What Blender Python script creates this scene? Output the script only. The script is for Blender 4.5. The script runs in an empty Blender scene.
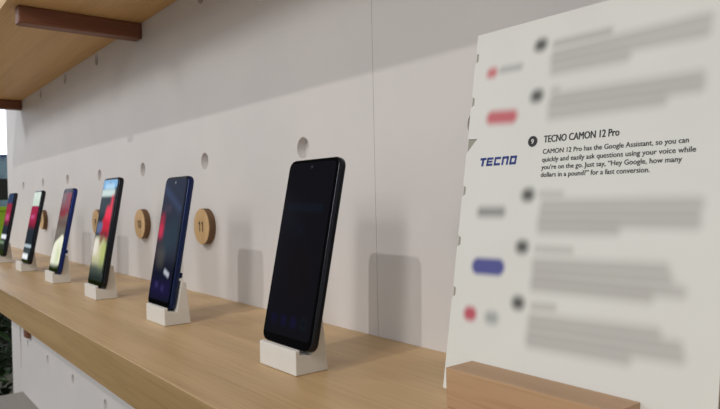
import bpy, bmesh, math, random
from mathutils import Vector, Matrix
random.seed(4)
C = bpy.context.scene.collection
S = bpy.context.scene

# ---------------------------------------------------------------- helpers
def lin(c):
    return tuple(((v/255)/12.92 if v/255 <= .04045 else ((v/255+.055)/1.055)**2.4) for v in c) + (1,)

class NT:
    """small wrapper for building node trees"""
    def __init__(s, name):
        s.m = bpy.data.materials.new(name); s.m.use_nodes = True
        s.t = s.m.node_tree; s.t.nodes.clear()
        s.out = s.n('ShaderNodeOutputMaterial'); s.b = s.n('ShaderNodeBsdfPrincipled')
        s.l(s.b.outputs[0], s.out.inputs[0])
    def n(s, k, **kw):
        x = s.t.nodes.new(k)
        for a, v in kw.items(): setattr(x, a, v)
        return x
    def l(s, a, b): s.t.links.new(a, b)
    def math(s, op, a, b=None, clamp=False):
        x = s.n('ShaderNodeMath', operation=op, use_clamp=clamp)
        for i, v in enumerate((a, b)):
            if v is None: continue
            if isinstance(v, (int, float)): x.inputs[i].default_value = v
            else: s.l(v, x.inputs[i])
        return x.outputs[0]
    def mix(s, f, a, b):
        x = s.n('ShaderNodeMix', data_type='RGBA')
        for sock, v in ((x.inputs[0], f), (x.inputs[6], a), (x.inputs[7], b)):
            if isinstance(v, (int, float, tuple)): sock.default_value = v
            else: s.l(v, sock)
        return x.outputs[2]
    def obj(s):
        tc = s.n('ShaderNodeTexCoord'); sp = s.n('ShaderNodeSeparateXYZ'); s.l(tc.outputs['Object'], sp.inputs[0])
        return tc.outputs['Object'], sp.outputs[0], sp.outputs[1], sp.outputs[2]
    def sstep(s, v, e0, e1):
        x = s.n('ShaderNodeMapRange', interpolation_type='SMOOTHSTEP')
        s.l(v, x.inputs[0]); x.inputs[1].default_value = e0; x.inputs[2].default_value = e1
        return x.outputs[0]
    def blob(s, X, Y, cx, cy, hw, hh, rot=0, soft=.01, r=0):
        hw = max(hw, r); hh = max(hh, r)
        """mask (0..1) of a rotated rounded box, soft edge"""
        c, sn = math.cos(rot), math.sin(rot)
        dx = s.math('SUBTRACT', X, cx); dy = s.math('SUBTRACT', Y, cy)
        a = s.math('ADD', s.math('MULTIPLY', dx, c), s.math('MULTIPLY', dy, sn))
        b = s.math('SUBTRACT', s.math('MULTIPLY', dy, c), s.math('MULTIPLY', dx, sn))
        qa = s.math('MAXIMUM', s.math('SUBTRACT', s.math('ABSOLUTE', a), hw-r), 0.0)
        qb = s.math('MAXIMUM', s.math('SUBTRACT', s.math('ABSOLUTE', b), hh-r), 0.0)
        d = s.math('SQRT', s.math('ADD', s.math('MULTIPLY', qa, qa), s.math('MULTIPLY', qb, qb)))
        m = s.sstep(d, r-soft, r+soft) if r > 0 else s.sstep(d, 0, soft)
        return s.math('SUBTRACT', 1.0, m)

def plain(name, rgb, rough=.5, metal=0, spec=.5, noise=0, nscale=60, coat=0):
    k = NT(name); k.b.inputs['Roughness'].default_value = rough; k.b.inputs['Metallic'].default_value = metal
    k.b.inputs['Specular IOR Level'].default_value = spec; k.b.inputs['Coat Weight'].default_value = coat
    if noise:
        co, *_ = k.obj(); nz = k.n('ShaderNodeTexNoise'); nz.inputs['Scale'].default_value = nscale; nz.inputs['Detail'].default_value = 4
        k.l(co, nz.inputs['Vector'])
        f = k.sstep(nz.outputs[0], .3, .7)
        a = lin(rgb); b = lin(tuple(max(0, v*(1-noise)) for v in rgb))
        k.l(k.mix(f, a, b), k.b.inputs['Base Color'])
    else: k.b.inputs['Base Color'].default_value = lin(rgb)
    return k.m

def emit(name, rgb, st):
    k = NT(name); k.b.inputs['Base Color'].default_value = (0, 0, 0, 1)
    k.b.inputs['Emission Color'].default_value = lin(rgb); k.b.inputs['Emission Strength'].default_value = st
    return k.m

def wood(name, light, dark, axis=0, scale=1.0, rough=.45, contrast=1.0):
    k = NT(name); tc = k.n('ShaderNodeTexCoord'); mp = k.n('ShaderNodeMapping')
    sc = [26*scale]*3; sc[axis] = 1.6*scale; mp.inputs['Scale'].default_value = sc
    k.l(tc.outputs['Object'], mp.inputs[0])
    n1 = k.n('ShaderNodeTexNoise'); n1.inputs['Scale'].default_value = 1.0; n1.inputs['Detail'].default_value = 5; n1.inputs['Distortion'].default_value = .6
    k.l(mp.outputs[0], n1.inputs['Vector'])
    mp2 = k.n('ShaderNodeMapping'); sc2 = [330*scale]*3; sc2[axis] = 9*scale; mp2.inputs['Scale'].default_value = sc2
    k.l(tc.outputs['Object'], mp2.inputs[0])
    n2 = k.n('ShaderNodeTexNoise'); n2.inputs['Scale'].default_value = 1.0; n2.inputs['Detail'].default_value = 3
    k.l(mp2.outputs[0], n2.inputs['Vector'])
    f1 = k.sstep(n1.outputs[0], .3, .72); f2 = k.sstep(n2.outputs[0], .42, .72)
    f = k.math('ADD', k.math('MULTIPLY', f1, .6*contrast), k.math('MULTIPLY', f2, .35*contrast), clamp=True)
    k.l(k.mix(f, lin(light), lin(dark)), k.b.inputs['Base Color'])
    k.b.inputs['Roughness'].default_value = rough
    bp = k.n('ShaderNodeBump'); bp.inputs['Strength'].default_value = .08; bp.inputs['Distance'].default_value = .001
    k.l(n2.outputs[0], bp.inputs['Height']); k.l(bp.outputs[0], k.b.inputs['Normal'])
    return k.m

def link(name, me, mat=None, parent=None, loc=None, smooth=False):
    o = bpy.data.objects.new(name, me); C.objects.link(o)
    if mat: me.materials.append(mat)
    if parent: o.parent = parent
    if loc: o.location = loc
    if smooth:
        for p in me.polygons: p.use_smooth = True
    return o

def from_bm(name, bm, mat=None, parent=None, loc=None, smooth=False):
    me = bpy.data.meshes.new(name); bmesh.ops.recalc_face_normals(bm, faces=bm.faces); bm.to_mesh(me); bm.free()
    return link(name, me, mat, parent, loc, smooth)

def box_bm(x0, x1, y0, y1, z0, z1, bev=0, bm=None):
    bm2 = bmesh.new()
    bmesh.ops.create_cube(bm2, size=1)
    for v in bm2.verts: v.co = Vector(((x0+x1)/2+v.co.x*(x1-x0), (y0+y1)/2+v.co.y*(y1-y0), (z0+z1)/2+v.co.z*(z1-z0)))
    if bev: bmesh.ops.bevel(bm2, geom=bm2.edges[:], offset=bev, segments=3, affect='EDGES', profile=.6)
    if bm is None: return bm2
    me = bpy.data.meshes.new('t'); bm2.to_mesh(me); bm.from_mesh(me); bm2.free(); bpy.data.meshes.remove(me)
    return bm

def prism_bm(pts, a0, a1, axis=0, bev=0, seg=2, bm=None):
    """polygon in the plane across 'axis', extruded from a0 to a1"""
    bm2 = bmesh.new()
    def P(a, p):
        return (a, p[0], p[1]) if axis == 0 else ((p[0], a, p[1]) if axis == 1 else (p[0], p[1], a))
    A = [bm2.verts.new(P(a0, p)) for p in pts]; B = [bm2.verts.new(P(a1, p)) for p in pts]
    bm2.faces.new(A); bm2.faces.new(B[::-1]); n = len(pts)
    for i in range(n): bm2.faces.new((A[i], A[(i+1) % n], B[(i+1) % n], B[i]))
    bmesh.ops.recalc_face_normals(bm2, faces=bm2.faces)
    if bev: bmesh.ops.bevel(bm2, geom=bm2.edges[:], offset=bev, segments=seg, affect='EDGES', profile=.6)
    if bm is None: return bm2
    me = bpy.data.meshes.new('t'); bm2.to_mesh(me); bm.from_mesh(me); bm2.free(); bpy.data.meshes.remove(me)
    return bm

def rrect(x0, x1, y0, y1, r, n=8):
    out = []
    for cx, cy, a0 in ((x1-r, y1-r, 0), (x0+r, y1-r, 90), (x0+r, y0+r, 180), (x1-r, y0+r, 270)):
        for i in range(n+1):
            a = math.radians(a0+90*i/n); out.append((cx+r*math.cos(a), cy+r*math.sin(a)))
    return out

def slab_bm(x0, x1, z0, z1, r, y0, y1, edge):
    """rounded-corner slab, thickness along y, softly rounded rims"""
    bm = bmesh.new(); rings = []
    steps = [(0, 1.0), (.3, .45), (.65, .12), (1, 0)]
    prof = [(y0+edge*t, edge*s) for t, s in steps] + [(y1-edge*t, edge*s) for t, s in reversed(steps)]
    for y, ins in prof:
        rings.append([bm.verts.new((x, y, z)) for x, z in rrect(x0+ins, x1-ins, z0+ins, z1-ins, max(r-ins, .0005))])
    n = len(rings[0])
    for a, b in zip(rings, rings[1:]):
        for i in range(n): bm.faces.new((a[i], a[(i+1) % n], b[(i+1) % n], b[i]))
    bm.faces.new(rings[0]); bm.faces.new(rings[-1])
    return bm

def cyl_bm(r, y0, y1, n=48, bev=0, axis='Y'):
    pts = [(r*math.cos(2*math.pi*i/n), r*math.sin(2*math.pi*i/n)) for i in range(n)]
    bm = prism_bm(pts, y0, y1, 1)
    if bev:
        es = [e for e in bm.edges if abs(e.verts[0].co.y-e.verts[1].co.y) < 1e-7]
        bmesh.ops.bevel(bm, geom=es, offset=bev, segments=3, affect='EDGES')
    return bm

def empty(name, loc, rz=0):
    o = bpy.data.objects.new(name, None); C.objects.link(o); o.location = loc; o.rotation_euler = (0, 0, rz); o.empty_display_size = .02
    return o

def tag(o, label=None, cat=None, group=None, kind=None):
    if label: o['label'] = label
    if cat: o['category'] = cat
    if group: o['group'] = group
    if kind: o['kind'] = kind
    return o

def text_mesh(name, body, size, mat, parent, width=None, depth=.00015, bold=0, align='LEFT', height=None, thicken=0):
    """flat lettering in the parent's xz plane, facing -y"""
    cu = bpy.data.curves.new(name, 'FONT'); cu.body = body; cu.size = size; cu.offset = bold; cu.extrude = depth
    cu.resolution_u = 3; cu.align_x = align
    o = bpy.data.objects.new(name, cu); C.objects.link(o)
    dg = bpy.context.evaluated_depsgraph_get(); me = bpy.data.meshes.new_from_object(o.evaluated_get(dg))
    bpy.data.objects.remove(o); bpy.data.curves.remove(cu)
    xs = [v.co.x for v in me.vertices]; w = max(xs)-min(xs); x0 = min(xs)
    if align == 'CENTER': x0 = (max(xs)+min(xs))/2
    ys = [v.co.y for v in me.vertices]
    kx = width/w if width else 1; ky = height/(max(ys)-min(ys)) if height else 1
    for v in me.vertices: v.co = Vector(((v.co.x-x0)*kx, -v.co.z, v.co.y*ky))
    me.materials.clear()
    if thicken:
        bm = bmesh.new(); bm.from_mesh(me); bm.from_mesh(me); n = len(me.vertices); bm.verts.ensure_lookup_table()
        for v in bm.verts[n:]: v.co.x += thicken; v.co.y -= .00001
        bm.to_mesh(me); bm.free()
    return link(name, me, mat, parent)

# ---------------------------------------------------------------- materials
def wall_mat():
    k = NT('painted_board'); co, *_ = k.obj()
    nz = k.n('ShaderNodeTexNoise'); nz.inputs['Scale'].default_value = 7; nz.inputs['Detail'].default_value = 5; k.l(co, nz.inputs['Vector'])
    k.l(k.mix(k.sstep(nz.outputs[0], .35, .65), lin((222, 218, 217)), lin((218, 215, 214))), k.b.inputs['Base Color'])
    k.b.inputs['Roughness'].default_value = .6
    n2 = k.n('ShaderNodeTexNoise'); n2.inputs['Scale'].default_value = 350; k.l(co, n2.inputs['Vector'])
    bp = k.n('ShaderNodeBump'); bp.inputs['Strength'].default_value = .05; bp.inputs['Distance'].default_value = .0005
    k.l(n2.outputs[0], bp.inputs['Height']); k.l(bp.outputs[0], k.b.inputs['Normal'])
    return k.m
M_wall = wall_mat()
M_shelf = wood('oak_shelf', (210, 178, 132), (176, 143, 98), 0, 1.0, .42)
M_upper = wood('oak_upper_shelf', (222, 182, 126), (196, 154, 98), 0, .8, .5)
M_block = wood('oak_block', (190, 157, 124), (165, 130, 96), 0, 1.6, .5)
M_disc = wood('oak_disc', (222, 186, 136), (200, 162, 110), 2, 2.0, .5)
M_rim = plain('dark_rim', (112, 82, 54), .6, noise=.1)  # disc rim, darker brown than the disc face
M_brown = wood('walnut_bar', (134, 86, 64), (102, 62, 46), 1, 1.5, .5)
M_white = plain('white_plastic', (228, 226, 221), .45, noise=.015, nscale=40)
M_black = plain('black_plastic', (16, 16, 19), .3, coat=.2)
M_side_dk = plain('dark_side', (44, 46, 54), .22, .75)
M_side_blue = plain('blue_side', (28, 48, 120), .25, .5)
M_side_navy = plain('navy_side', (24, 42, 88), .25, .5)
M_glass = plain('bezel_glass', (6, 6, 8), .08, spec=.08)
M_glass.node_tree.nodes['Principled BSDF'].inputs['IOR'].default_value = 1.2
M_metal = plain('port_metal', (150, 150, 155), .3, 1)
M_lens = plain('camera_glass', (20, 24, 38), .05)
M_ink = plain('dark_ink', (38, 38, 42), .6)
M_inkblue = plain('blue_ink', (42, 62, 140), .6)
M_white_ink = plain('white_ink', (225, 225, 222), .6)
M_burn = plain('engraved_number', (52, 38, 26), .7)
M_cardback = plain('grey_card_backing', (160, 157, 146), .7)
M_lowshelf = wood('grey_board', (148, 143, 136), (128, 123, 118), 0, 1, .6, .5)
M_leaf = plain('leaf_green', (44, 72, 32), .4, noise=.4, nscale=12)
M_lime = plain('lime_laminate', (190, 235, 50), .4, noise=.04)
M_pot = plain('black_planter_box', (24, 22, 22), .5, noise=.1)
M_floor = plain('grey_carpet', (165, 158, 148), .85, noise=.12, nscale=40)

# ---------------------------------------------------------------- setting: perforated wall
SEAM = -.537
ROWS = [.483, .2162, -.0505, -.3165]
HX = [-.1075, -.3885, -.6782]+[-.401-.28295*(i-1) for i in range(3, 9)]
def panel(x0, x1, z0, z1, holes, slots=()):
    cu = bpy.data.curves.new('p', 'CURVE'); cu.dimensions = '2D'; cu.fill_mode = 'BOTH'; cu.extrude = .006
    def poly(pts):
        sp = cu.splines.new('POLY'); sp.points.add(len(pts)-1); sp.use_cyclic_u = True
        for p, q in zip(sp.points, pts): p.co = (q[0], q[1], 0, 1)
    poly([(x0, z0), (x1, z0), (x1, z1), (x0, z1)])
    for hx, hz in holes:
        poly([(hx+.0135*math.cos(a), hz+.0135*math.sin(a)) for a in [2*math.pi*i/40 for i in range(40)]])
    for sx0, sx1, sz0, sz1 in slots: poly([(sx0, sz0), (sx1, sz0), (sx1, sz1), (sx0, sz1)])
    o = bpy.data.objects.new('p', cu); C.objects.link(o)
    dg = bpy.context.evaluated_depsgraph_get(); me = bpy.data.meshes.new_from_object(o.evaluated_get(dg))
    bpy.data.objects.remove(o); bpy.data.curves.remove(cu)
    for v in me.vertices: v.co = Vector((v.co.x, .006-v.co.z, v.co.y))
    return me
bm = bmesh.new()
for me in (panel(-2.662, SEAM-.0003, -1.05, 1.15, [(x, z) for x in HX if x < SEAM for z in ROWS+[.7497, -.583]], [(-2.512, -2.490, -.423, -.26)]),
           panel(SEAM+.0003, .9, -1.05, 1.15, [(x, z) for x in [.1649, .4478, .7308]+HX if x > SEAM for z in ROWS+[.7497, -.583]])):
    bm.from_mesh(me); bpy.data.meshes.remove(me)
box_bm(-2.662, .9, .0121, .030, -1.05, 1.15, 0, bm)
me = bpy.data.meshes.new('wall_back'); bm.to_mesh(me); bm.free()
tag(link('wall_back', me, M_wall), kind='structure')

fl = from_bm('floor', box_bm(-7, 3, -4, 1.5, -1.10, -1.05), M_floor); tag(fl, kind='structure')
wl = from_bm('wall_left', box_bm(-7.05, -7, -4, 1.5, -1.05, .35), plain('far_wall_paint', (120, 122, 128), .7, noise=.03)); tag(wl, kind='structure')

# window far to the left
wn = empty('window_1', (-7, -1.0, .35)); tag(wn, kind='structure')
from_bm('window_frame', box_bm(-.03, .03, -2.9, 2.5, 0, .05), plain('window_paint', (200, 202, 205), .5), wn)
for yy in (-2.9, -1.1, .7, 2.45): from_bm('window_frame', box_bm(-.03, .03, yy, yy+.05, .05, 1.5), bpy.data.materials['window_paint'], wn)
from_bm('pane', box_bm(-.006, .006, -2.85, 2.45, .05, 1.5), emit('bright_daylight', (232, 240, 255), 2.2), wn)

# ---------------------------------------------------------------- shelves
main = from_bm('display_shelf', box_bm(-2.70, .85, -.2418, 0, -.0429, 0, .0006), M_shelf)
from_bm('shelf_front', box_bm(-2.70, .85, -.2426, -.2419, -.0429, -.0003, .0003), wood('oak_edge', (176, 146, 100), (142, 112, 68), 0, 1.0, .5), main)  # thin front strip in a darker oak than the shelf top
tag(main, 'long light oak shelf the row of phones stands on', 'shelf')
up = empty('upper_shelf', (-2.42, 0, .4991))
tag(up, 'upper oak shelf seen from below at top left with brown bars', 'shelf')
from_bm('board', box_bm(0, 3.3, -.235, 0, 0, .0429, .0012), M_upper, up)
for x in (1.185, .05):
    from_bm('support_bar', box_bm(x-.030, x, -.2155, -.0003, -.0310, 0, .004), M_brown, up)
low = from_bm('low_shelf', box_bm(-2.485, .85, -.2425, 0, -.543, -.5003, .001), M_lowshelf)
tag(low, 'grey lower shelf under the phone shelf at bottom left', 'shelf')
pg = from_bm('wall_peg', box_bm(-2.372, -2.325, -.014, 0, -.288, -.255, .002), M_brown)
tag(pg, 'small brown wooden peg on the wall below the phone shelf', 'peg')

# ---------------------------------------------------------------- number discs
def disc(x, z, num, label):
    t = empty('number_disc', (x, 0, z)); tag(t, label, 'number disc', 'wooden number discs on the wall')
    d = from_bm('disc_body', cyl_bm(.0288, -.0120, -.0003, 56, .0006), M_disc, t)
    d.data.materials.append(M_rim)
    for p in d.data.polygons: p.material_index = 0 if abs(p.normal.y) > .5 else 1
    n_ = len(num)
    for i, ch in enumerate(num):
        cx = (i-(n_-1)/2)*.0105-.001
        if ch == '1':
            pts = [(-.0003, 0), (.0022, 0), (.0022, .016), (.0002, .016), (-.0030, .0136), (-.0030, .0112), (-.0003, .0126)]
            g = from_bm('number', prism_bm(pts, -.0001, .0001, 1), M_burn, t)
        else: g = text_mesh('number', ch, .02, M_burn, t, width=.0098, bold=.0003, align='CENTER', height=.016)
        g.location = (cx, -.01215, -.008)
disc(-.9600, .1109, '11', 'round wooden disc numbered 11 between the nearest two phones')
disc(-1.2425, .1095, '10', 'round wooden disc numbered 10 right of the phone with red picture')
disc(-1.5310, .1082, '9', 'round wooden disc half hidden behind the phone with red picture')
disc(-2.0780, .1060, '7', 'farthest wooden disc, a sliver right of the pale-topped phone')

# ---------------------------------------------------------------- phones on stands
TILT = .2109
def stand(x_right, label):
    t = empty('phone_stand', (x_right-.031, -.135, 0)); tag(t, label, 'phone stand', 'white phone stands on the shelf')
    prof = [(-.1535, .0003), (-.1535, .0215), (-.1492, .0222), (-.1492, .0182), (-.1376, .0158), (-.1301, .0530), (-.1250, .0512), (-.1200, .0003)]
    prof = [(a+.135, b) for a, b in prof]
    from_bm('stand_body', prism_bm(prof, -.031, .031, 0, .0007), M_white, t)
    return t

def screen_mat(name, W, H, base, shapes, strength=1.0, grad=None, rough=.12, spec=.04):
    """shapes: (u, v, half_u, half_v, rot, soft, colour) in units of the screen's width / height"""
    k = NT(name); co, x, y, z = k.obj()
    col = lin(base)
    if grad:
        zz = k.math('DIVIDE', z, H); col = k.mix(k.sstep(zz, 0, 1), lin(grad), lin(base))
    for (u, v, hu, hv, rot, soft, c) in shapes:
        r = min(hu*W, hv*H)*.6
        m = k.blob(x, z, u*W, v*H, hu*W, hv*H, rot, soft*W, r)
        col = k.mix(m, col, lin(c))
    k.b.inputs['Base Color'].default_value = (.004, .004, .005, 1)
    if isinstance(col, tuple): k.b.inputs['Emission Color'].default_value = col
    else: k.l(col, k.b.inputs['Emission Color'])
    k.b.inputs['Emission Strength'].default_value = strength
    k.b.inputs['Roughness'].default_value = rough; k.b.inputs['Specular IOR Level'].default_value = spec; k.b.inputs['IOR'].default_value = 1.18
    return k.m

def phone(x, W, L, z, tilt, mat_side, smat, label, r=.009, T=.0088, tether=False):
    t = empty('smartphone', (x+W/2, -.1470, z)); t.rotation_euler = (-tilt, 0, 0)
    tag(t, label, 'phone', 'phones on the shelf')
    h = W/2
    from_bm('phone_body', slab_bm(-h, h, 0, L, r, 0, T, .0024), mat_side, t, smooth=True)
    g = from_bm('front_glass', slab_bm(-h+.0012, h-.0012, .0012, L-.0012, r-.001, -.0003, .0008, .0003), M_glass, t)
    sw, sh = W-.0072, L-.0125
    scr = from_bm('screen', prism_bm(rrect(0, sw, 0, sh, r-.004), -.0002, .0002, 1), smat, t)
    scr.location = (-sw/2, -.0004, .0085)
    nb = cyl_bm(.0017, -.0004, .0001, 24); nt = from_bm('front_camera', nb, M_lens, t); nt.location = (0, -.0005, L-.0085)
    b = from_bm('side_button', box_bm(h-.0003, h+.0005, T*.35, T*.65, L*.56, L*.63, .0002), mat_side, t)
    b = from_bm('side_button', box_bm(h-.0003, h+.0005, T*.35, T*.65, L*.67, L*.80, .0002), mat_side, t)
    cm = from_bm('rear_camera', slab_bm(-h+.007, -h+.018, L-.042, L-.010, .005, T-.0002, T+.0012, .0004), M_lens, t)
    pt = from_bm('charging_port', box_bm(-.0045, .0045, T*.35, T*.65, -.0002, .0006, .0001), M_metal, t)
    if tether: from_bm('security_tag', box_bm(h-.028, h-.001, T-.0002, T+.0028, .040, .047, .0012), mat_side, t)
    return t

W, H = 1, 1
def SM(name, Wp, Lp, *a, **k): return screen_mat(name, Wp-.0072, Lp-.0125, *a, **k)

pA = (.0820, .1728)
mA = SM('screen_dim', *pA, (10, 10, 16), [
    (.47, .735, .40, .026, -.02, .03, (13, 18, 27)), (.47, .60, .04, .02, 0, .04, (14, 19, 32)), (.55, .36, .2, .12, .4, .3, (16, 9, 11)),
    (.18, .085, .062, .030, 0, .04, (13, 11, 36)), (.40, .085, .062, .030, 0, .04, (13, 12, 40)), (.62, .085, .062, .030, 0, .04, (16, 14, 42)),
    (.84, .090, .062, .030, 0, .04, (14, 24, 30)), (.84, .090, .040, .018, 0, .03, (8, 8, 20)), (.2, .66, .25, .02, -.5, .2, (14, 16, 24))], strength=.9)
pB = (.0736, .1687)
mB = SM('screen_night', *pB, (30, 36, 56), [
    (.5, .62, .9, .08, -.5, .25, (20, 22, 42)), (.45, .84, .5, .018, -.45, .12, (44, 60, 92)), (.3, .75, .18, .03, 0, .08, (52, 42, 62)),
    (.62, .52, .34, .11, .35, .3, (20, 44, 58)), (.08, .60, .13, .10, 0, .12, (150, 18, 50)), (.10, .56, .10, .05, 0, .1, (190, 26, 66)),
    (.12, .40, .16, .08, 0, .2, (48, 34, 40)), (.30, .34, .16, .07, 0, .15, (62, 60, 58)), (.70, .225, .13, .017, -.3, .05, (190, 195, 205)),
    (.5, .10, .45, .05, 0, .2, (24, 20, 60)), (.3, .12, .07, .02, 0, .06, (50, 44, 90)), (.6, .10, .07, .02, 0, .06, (44, 38, 84))], grad=(12, 14, 30))
pC = (.0782, .1772)
mC = SM('screen_red_petals', *pC, (16, 34, 42), [
    (.5, .965, .55, .07, 0, .1, (120, 172, 214)), (.5, .93, .3, .02, 0, .1, (186, 220, 240)), (.5, .868, .55, .034, 0, .05, (196, 214, 208)),
    (.88, .72, .13, .12, -.1, .1, (214, 34, 66)), (.70, .62, .24, .11, -.25, .08, (226, 22, 64)), (.64, .51, .33, .09, -.15, .08, (190, 12, 44)),
    (.22, .52, .20, .055, 0, .06, (92, 104, 138)), (.60, .44, .26, .05, 0, .1, (120, 10, 34)),
    (.36, .28, .42, .14, 0, .1, (202, 198, 160)), (.16, .33, .16, .08, 0, .1, (226, 220, 208)), (.78, .26, .22, .13, 0, .15, (178, 186, 116)),
    (.5, .41, .12, .03, .6, .1, (110, 60, 48)), (.45, .10, .6, .045, 0, .3, (96, 104, 96)), (.5, .01, .6, .05, 0, .3, (16, 20, 24)),
    (.97, .5, .05, .42, 0, .05, (14, 22, 26))])
pD = (.0725, .1670)
mD = SM('screen_pale_arc', *pD, (112, 104, 96), [
    (.5, .84, .6, .15, 0, .15, (122, 26, 50)), (.2, .90, .2, .06, 0, .2, (92, 84, 82)), (.35, .70, .3, .04, 0, .2, (146, 20, 40)), (.25, .75, .12, .05, 0, .15, (110, 58, 62)),
    (.5, .985, .6, .02, 0, .05, (22, 26, 40)), (.5, .56, .5, .04, 0, .2, (98, 72, 66)), (.5, .47, .5, .03, 0, .2, (120, 114, 102)),
    (.62, .20, .55, .19, .35, .06, (238, 238, 216)), (.15, .12, .3, .12, 0, .08, (236, 236, 220)), (.7, .16, .2, .1, 0, .25, (206, 216, 176)),
    (.5, -.005, .6, .045, 0, .1, (28, 44, 22))])
pE = (.0755, .1682)
mE = SM('screen_magenta', *pE, (34, 40, 48), [
    (.5, .89, .6, .11, 0, .04, (200, 214, 200)), (.5, .64, .6, .15, 0, .03, (156, 24, 64)), (.42, .63, .26, .022, .05, .08, (198, 88, 140)), (.5, .50, .6, .03, 0, .1, (112, 16, 46)),
    (.5, .20, .6, .024, 0, .04, (176, 190, 200)), (.45, .13, .6, .03, 0, .05, (58, 66, 76)), (.38, .045, .42, .04, 0, .06, (242, 246, 250))])
mF = SM('screen_dark_magenta', *pE, (30, 34, 42), [
    (.5, .92, .6, .09, 0, .06, (40, 58, 92)), (.5, .68, .6, .16, 0, .04, (146, 28, 58)), (.5, .60, .32, .05, 0, .12, (190, 84, 130)), (.5, .50, .6, .03, 0, .1, (104, 24, 46)),
    (.5, .27, .5, .035, 0, .05, (236, 240, 244)), (.35, .17, .4, .02, 0, .06, (130, 150, 130)), (.4, .03, .6, .04, 0, .1, (10, 10, 12))])

phone(-.5329, *pA, .0205, .215, M_side_dk, mA, 'nearest phone, large black one with a nearly dark screen')
phone(-.8345, *pB, .0187, .1833, M_side_navy, mB, 'second nearest phone, navy sided with a dark blue screen', tether=True)
phone(-1.1107, *pC, .0190, .1831, M_side_dk, mC, 'black phone showing blue sky and a bright red petal')
phone(-1.3821, *pD, .0192, .2053, M_side_blue, mD, 'bright blue sided phone with a white arc on its screen', tether=True)
phone(-1.6475, *pE, .0192, .2021, M_side_dk, mE, 'dark phone with pale green top band and magenta picture')
phone(-1.9541, *pE, .0190, .1925, M_side_dk, mF, 'farthest phone at left frame edge, dark top above magenta')
for xr, lb in ((-.4630, 'white stand holding the nearest large black phone'),
               (-.7580, 'white stand under the navy phone with dark blue screen'),
               (-1.0410, 'white stand under the phone showing a red petal'),
               (-1.3190, 'white stand under the bright blue sided phone'),
               (-1.6120, 'white stand under the phone with magenta and pale green screen'),
               (-1.9020, 'farthest white stand, under the phone at left frame edge')):
    stand(xr, lb)

# ---------------------------------------------------------------- printed card in its wooden block
sgn = empty('information_card', (-.351, -.0903, .0030)); sgn.rotation_euler = (-math.radians(9.91), 0, 0)
tag(sgn, 'white printed card of phone tips standing in the wood block', 'card')
CW, CH = .2000, .2836
v0 = -.003
notch = [.2678, .2312, .1954, .1586, .1184, .0787]
pts = [(0, 0), (CW, 0), (CW, CH-.0005), (0, CH)]
left = []
for i, nv in enumerate(notch):
    big = (i == 2)
    d = .0105 if big else .0032
    hgt = .012 if big else .0095
    a = nv+v0+(.004 if not big else .0045)
    left += [(0, a), (d, a-.0006 if big else a-.002), (d if not big else .0085, (a-.0022) if big else a-hgt+.002), (0, a-hgt)]
pts = [(CW, CH-.0005), (0, CH)] + left + [(0, 0), (CW, 0)]
def card_mat():
    k = NT('printed_card'); co, x, y, z = k.obj()
    nz = k.n('ShaderNodeTexNoise'); nz.inputs['Scale'].default_value = 12; k.l(co, nz.inputs['Vector'])
    col = k.mix(k.sstep(nz.outputs[0], .35, .65), lin((227, 229, 225)), lin((225, 226, 223)))
    def bar(a, b, hh, soft, c, op=1.0, ext=.002):
        nonlocal col
        (u0, w0), (u1, w1) = a, b
        cx, cy = (u0+u1)/2, (w0+w1)/2+v0; hw = math.hypot(u1-u0, w1-w0)/2+ext; rot = math.atan2(w1-w0, u1-u0)
        m = k.blob(x, z, cx, cy, hw, hh, rot, soft, hh)
        if op < 1: m = k.math('MULTIPLY', m, op)
        col = k.mix(m, col, lin(c))
    G = (158, 157, 154)
    T = [((.0740, .2560), (.1840, .2575)), ((.0737, .2505), (.1835, .2500)), ((.0743, .2440), (.1340, .2440)),
         ((.0761, .2235), (.1817, .2225)), ((.0751, .2179), (.1820, .2165)), ((.0751, .2110), (.1600, .2110)),
         ((.0757, .1465), (.1856, .1469)), ((.0755, .1405), (.1843, .1405)), ((.0744, .1347), (.1846, .1348)), ((.0750, .1291), (.1357, .1300)),
         ((.0733, .1050), (.1682, .1078)), ((.0739, .0994), (.1709, .1016)), ((.0736, .0938), (.1787, .0950)), ((.0733, .0888), (.1598, .0902)),
         ((.0741, .0665), (.1661, .0695)), ((.0740, .0610), (.1790, .0640)), ((.0737, .0550), (.1804, .0580)), ((.0735, .0500), (.1490, .0515))]
    for a, b in T: bar(a, b, .0034, .0056, G, .56, .000)
    for a, b, o in [((.0741, .2640), (.1201, .2640), .6), ((.0756, .2297), (.0831, .2293), .35), ((.0735, .1541), (.0929, .1537), .42), ((.0739, .1149), (.1042, .1151), .45), ((.0748, .0751), (.0949, .0761), .5)]:
        bar(a, b, .0026, .0042, G, o, 0)
    for u, v in ((.0634, .2657), (.0639, .2269), (.0638, .1535), (.0627, .1158), (.0636, .0758)):
        bar((u-.0052, v), (u+.0052, v), .0046, .0046, (66, 66, 64), .92, 0)
    bar((.0140, .2520), (.0238, .2520), .0040, .0042, (205, 88, 102), .85, 0)
    bar((.0266, .2527), (.0480, .2522), .0026, .0040, (150, 152, 152), .6, 0)
    bar((.0180, .2155), (.0474, .2136), .0052, .0042, (200, 80, 94), .9, 0)
    bar((.0182, .1409), (.0440, .1410), .0036, .0050, (116, 116, 116), .8, 0)
    bar((.0175, .0992), (.0485, .0998), .0062, .0032, (70, 74, 150), .95, 0)
    bar((.0140, .0627), (.0262, .0627), .0052, .0038, (190, 52, 82), .9, 0)
    bar((.0350, .0622), (.0470, .0625), .0045, .0045, (140, 148, 150), .7, 0)
    k.l(col, k.b.inputs['Base Color']); k.b.inputs['Roughness'].default_value = .5; k.b.inputs['Specular IOR Level'].default_value = .3
    return k.m
from_bm('front_sheet', prism_bm(pts, 0, .0009, 1), card_mat(), sgn)
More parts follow.
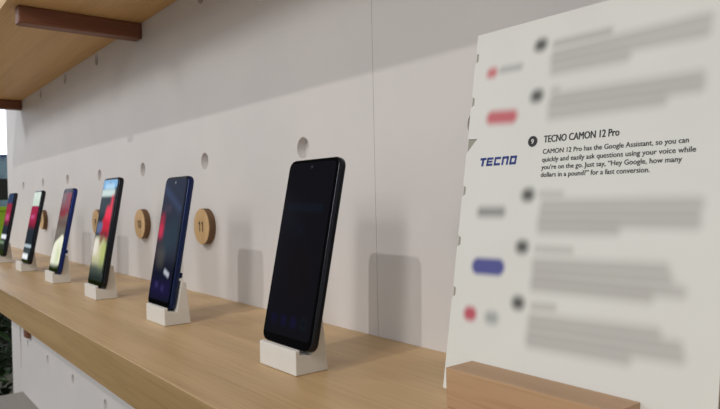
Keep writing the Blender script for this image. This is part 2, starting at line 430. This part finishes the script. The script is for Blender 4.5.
from_bm('backing_sheet', prism_bm([(.0004, 0), (CW-.0003, 0), (CW-.0003, CH-.001), (.0004, CH-.0004)], .0009, .0022, 1), M_cardback, sgn)
def put(o, u, v, dy=-.00022): o.location = (u, dy, v+v0); return o
put(text_mesh('heading_text', 'TECNO CAMON 12 Pro', .006, M_ink, sgn, width=.0575, bold=0, depth=.00005, height=.0051, thicken=.00028), .0733, .1912)
for ln, u1, v in (('CAMON 12 Pro has the Google Assistant, so you can', .1753, .1830), ('quickly and easily ask questions using your voice while', .1797, .1772),
                  ('you\u2019re on the go. Just say, \u201cHey Google, how many', .1720, .1717), ('dollars in a pound?\u201d for a fast conversion.', .1529, .1662)):
    put(text_mesh('body_text', ln, .0049, M_ink, sgn, width=u1-.0734, bold=0, depth=.00005, thicken=.00010), .0734, v)
bd = from_bm('number_badge', cyl_bm(.0040, -.0001, 0, 40), M_ink, sgn); put(bd, .0638, .1929, -.0002)
n9 = text_mesh('badge_number', '9', .005, M_white_ink, bd, align='CENTER', bold=.0001, depth=.00003); n9.location = (0, -.00018, -.0018)
# wordmark built from square strokes
bm = bmesh.new(); s = .0018; hL = .0066
def st(x0, x1, z0, z1): prism_bm(rrect(x0, x1, z0, z1, .0003, 3), 0, .0001, 1, bm=bm)
lw = .0059; gp = .0014; X = 0
st(X, X+lw, hL-s, hL); st(X+lw/2-s/2-.0001, X+lw/2+s/2+.0001, 0, hL-.0001); X += lw+gp*.6                  # T
st(X, X+s*.9, 0, hL); st(X, X+lw, 0, s); st(X, X+lw*.92, hL/2-s*.4, hL/2+s*.4); st(X, X+lw, hL-s, hL); X += lw+gp   # E
st(X, X+s*.9, 0, hL); st(X, X+lw, 0, s); st(X, X+lw, hL-s, hL); X += lw+gp                                        # C
st(X, X+s*.9, 0, hL); st(X+lw-s*.9, X+lw, 0, hL); st(X, X+lw, hL-s, hL); X += lw+gp                             # N
st(X, X+s*.9, 0, hL); st(X+lw-s*.9, X+lw, 0, hL); st(X, X+lw, hL-s, hL); st(X, X+lw, 0, s); X += lw             # O
for v in bm.verts: v.co.x = v.co.x*(.0352/X)+v.co.z*.12
put(from_bm('brand_wordmark', bm, M_inkblue, sgn), .0150, .1768, -.0002)

# block with a slanted slot
t9 = math.tan(math.radians(9.91))
def yc(z): return -.0903+(z-.003)*t9
pf = [(-.1143, .0003), (-.1143, .0284), (yc(.0284)-.0006, .0284), (yc(.0026)-.0006, .0026), (yc(.0026)+.0034, .0026), (yc(.0284)+.0034, .0284), (-.060, .0284), (-.060, .0003)]
blk = from_bm('wooden_block', prism_bm(pf, -.3240, -.1935, 0, .0004), M_block)
tag(blk, 'slotted oak block at bottom right holding the printed card', 'block')

# ---------------------------------------------------------------- far background past the wall's end
ct = empty('booth_counter', (-5.6, -.75, -1.05)); tag(ct, 'lime green counter far behind the farthest phone', 'counter')
from_bm('counter_body', box_bm(-.28, .28, -.88, 1.68, .02, .90, .01), M_pot, ct)
from_bm('lime_panel', box_bm(-.3, .3, -.9, 1.7, .90, 1.16, .01), M_lime, ct)
from_bm('plinth', box_bm(-.27, .27, -.87, 1.67, 0, .02), M_pot, ct)
from_bm('worktop', box_bm(-.32, .32, -.92, 1.72, 1.16, 1.19, .005), M_lime, ct)
mo = empty('monitor', (-5.6, .10, .140)); tag(mo, 'black screen standing on the far lime green counter', 'monitor')
from_bm('screen_panel', slab_bm(-.40, .62, .05, .215, .02, -.02, .02, .006), M_black, mo).rotation_euler = (0, 0, math.radians(80))
from_bm('monitor_foot', box_bm(-.12, .12, -.14, .14, 0, .012, .003), M_black, mo)
from_bm('monitor_neck', box_bm(-.015, .015, -.015, .015, .012, .06, .003), M_black, mo)
def banner_mat():
    k = NT('blue_banner'); co, x, y, z = k.obj()
    nz = k.n('ShaderNodeTexNoise'); nz.inputs['Scale'].default_value = 5; nz.inputs['Detail'].default_value = 3; k.l(co, nz.inputs['Vector'])
    k.l(k.mix(k.sstep(nz.outputs[0], .4, .58), lin((30, 50, 140)), lin((170, 200, 230))), k.b.inputs['Base Color']); return k.m
bn = from_bm('banner', box_bm(-6.72, -6.70, -1.8, 1.2, .05, .62, .004), banner_mat()); tag(bn, 'blue and white banner under the bright far window', 'banner')
for yy in (-1.6, 1.0):
    lg = from_bm('banner_post', box_bm(-.012, .012, -.012, .012, 0, 1.105), M_metal, bn); lg.location = (-6.71, yy, -1.05)

def leaf_bm(bm, p, d, L, Wd, roll):
    d = d.normalized(); s_ = d.cross(Vector((0, 0, 1)));
    if s_.length < .1: s_ = Vector((1, 0, 0))
    s_.normalize(); s_ = Matrix.Rotation(roll, 3, d) @ s_; n_ = s_.cross(d)
    row = []
    for i, (t, w) in enumerate(((0, .05), (.25, .8), (.55, 1), (.8, .6), (1, .03))):
        c = p+d*L*t-Vector((0, 0, 1))*L*.25*t*t
        row.append([bm.verts.new(c-s_*w*Wd/2+n_*w*Wd*.15), bm.verts.new(c), bm.verts.new(c+s_*w*Wd/2+n_*w*Wd*.15)])
    for a, b in zip(row, row[1:]):
        for j in range(2): bm.faces.new((a[j], a[j+1], b[j+1], b[j]))
pl = empty('potted_plant', (-3.75, -.12, -1.05)); tag(pl, 'dark bushy plant left of the wall below the phone shelf', 'plant')
from_bm('planter', box_bm(-.45, .45, -.22, .22, 0, .22, .01), M_pot, pl)
bm = bmesh.new()
for i in range(1500):
    p = Vector((random.uniform(-.55, .55), random.uniform(-.32, .32), random.uniform(.22, .90)))
    if random.random() < .2: p.z = random.uniform(.7, .95)
    d = Vector((random.uniform(-1, 1), random.uniform(-1, 1), random.uniform(-.3, .9)))
    leaf_bm(bm, p, d, random.uniform(.06, .13), random.uniform(.02, .045), random.uniform(-1, 1))
from_bm('foliage', bm, M_leaf, pl)
for i in range(9):
    x, y = random.uniform(-.38, .38), random.uniform(-.15, .15)
    st_ = from_bm('stem', prism_bm([(x+.008*math.cos(a), y+.008*math.sin(a)) for a in [i*math.pi/4 for i in range(8)]], .2, .8, 2), M_brown, pl)

# ---------------------------------------------------------------- light
w = bpy.data.worlds.new('World'); S.world = w; w.use_nodes = True
bg = w.node_tree.nodes['Background']; bg.inputs[0].default_value = (.98, 1.0, .98, 1); bg.inputs[1].default_value = .315
def lamp(name, loc, target, P, size, col=(1, 1, 1), cone=80):
    l = bpy.data.lights.new(name, 'SPOT'); l.energy = P; l.shadow_soft_size = size; l.color = col; l.spot_size = math.radians(cone); l.spot_blend = .6
    o = bpy.data.objects.new(name, l); C.objects.link(o); o.location = loc
    o.rotation_euler = (Vector(target)-Vector(loc)).to_track_quat('-Z', 'Y').to_euler()
    return o
lamp('ceiling_spot_key', (.3, -5.0, 4.79), (-.9, 0, .1), 390, .06, (1, .95, .90), 50)
lamp('ceiling_spot_low', (.25, -2.2, 1.41), (-.8, 0, .1), 35, .16, (1, .97, .92), 110)
lamp('ceiling_spot_far', (.6, -3.0, 1.26), (-.8, 0, .1), 42, .35, (1, .97, .93), 90)
lamp('fill_spot_left', (-3.2, -2.5, 1.62), (-2.2, 0, .2), 96, .30, (.97, .98, 1), 90)  # added fill, brightens the left part of the wall

# ---------------------------------------------------------------- camera
f = 640.0
fw = Vector((-.784869350, .619561049, -.0111449164)); r = Vector((.619644735, .784590011, -.0214223602)); u = Vector((.00452826993, .0237196427, .999708394))
cd = bpy.data.cameras.new('camera'); cam = bpy.data.objects.new('camera', cd); C.objects.link(cam)
m = Matrix((( r.x, u.x, -fw.x, 0), (r.y, u.y, -fw.y, -.445625515), (r.z, u.z, -fw.z, .152099173), (0, 0, 0, 1)))
cam.matrix_world = m
cd.sensor_width = 36; cd.lens = f/720*36; cd.clip_start = .01
cd.dof.use_dof = True; cd.dof.focus_distance = .52; cd.dof.aperture_fstop = 22
S.camera = cam
S.view_settings.view_transform = 'Standard'; S.view_settings.look = 'None'; S.view_settings.exposure = 0; S.view_settings.gamma = 1
S.view_settings.use_curve_mapping = False
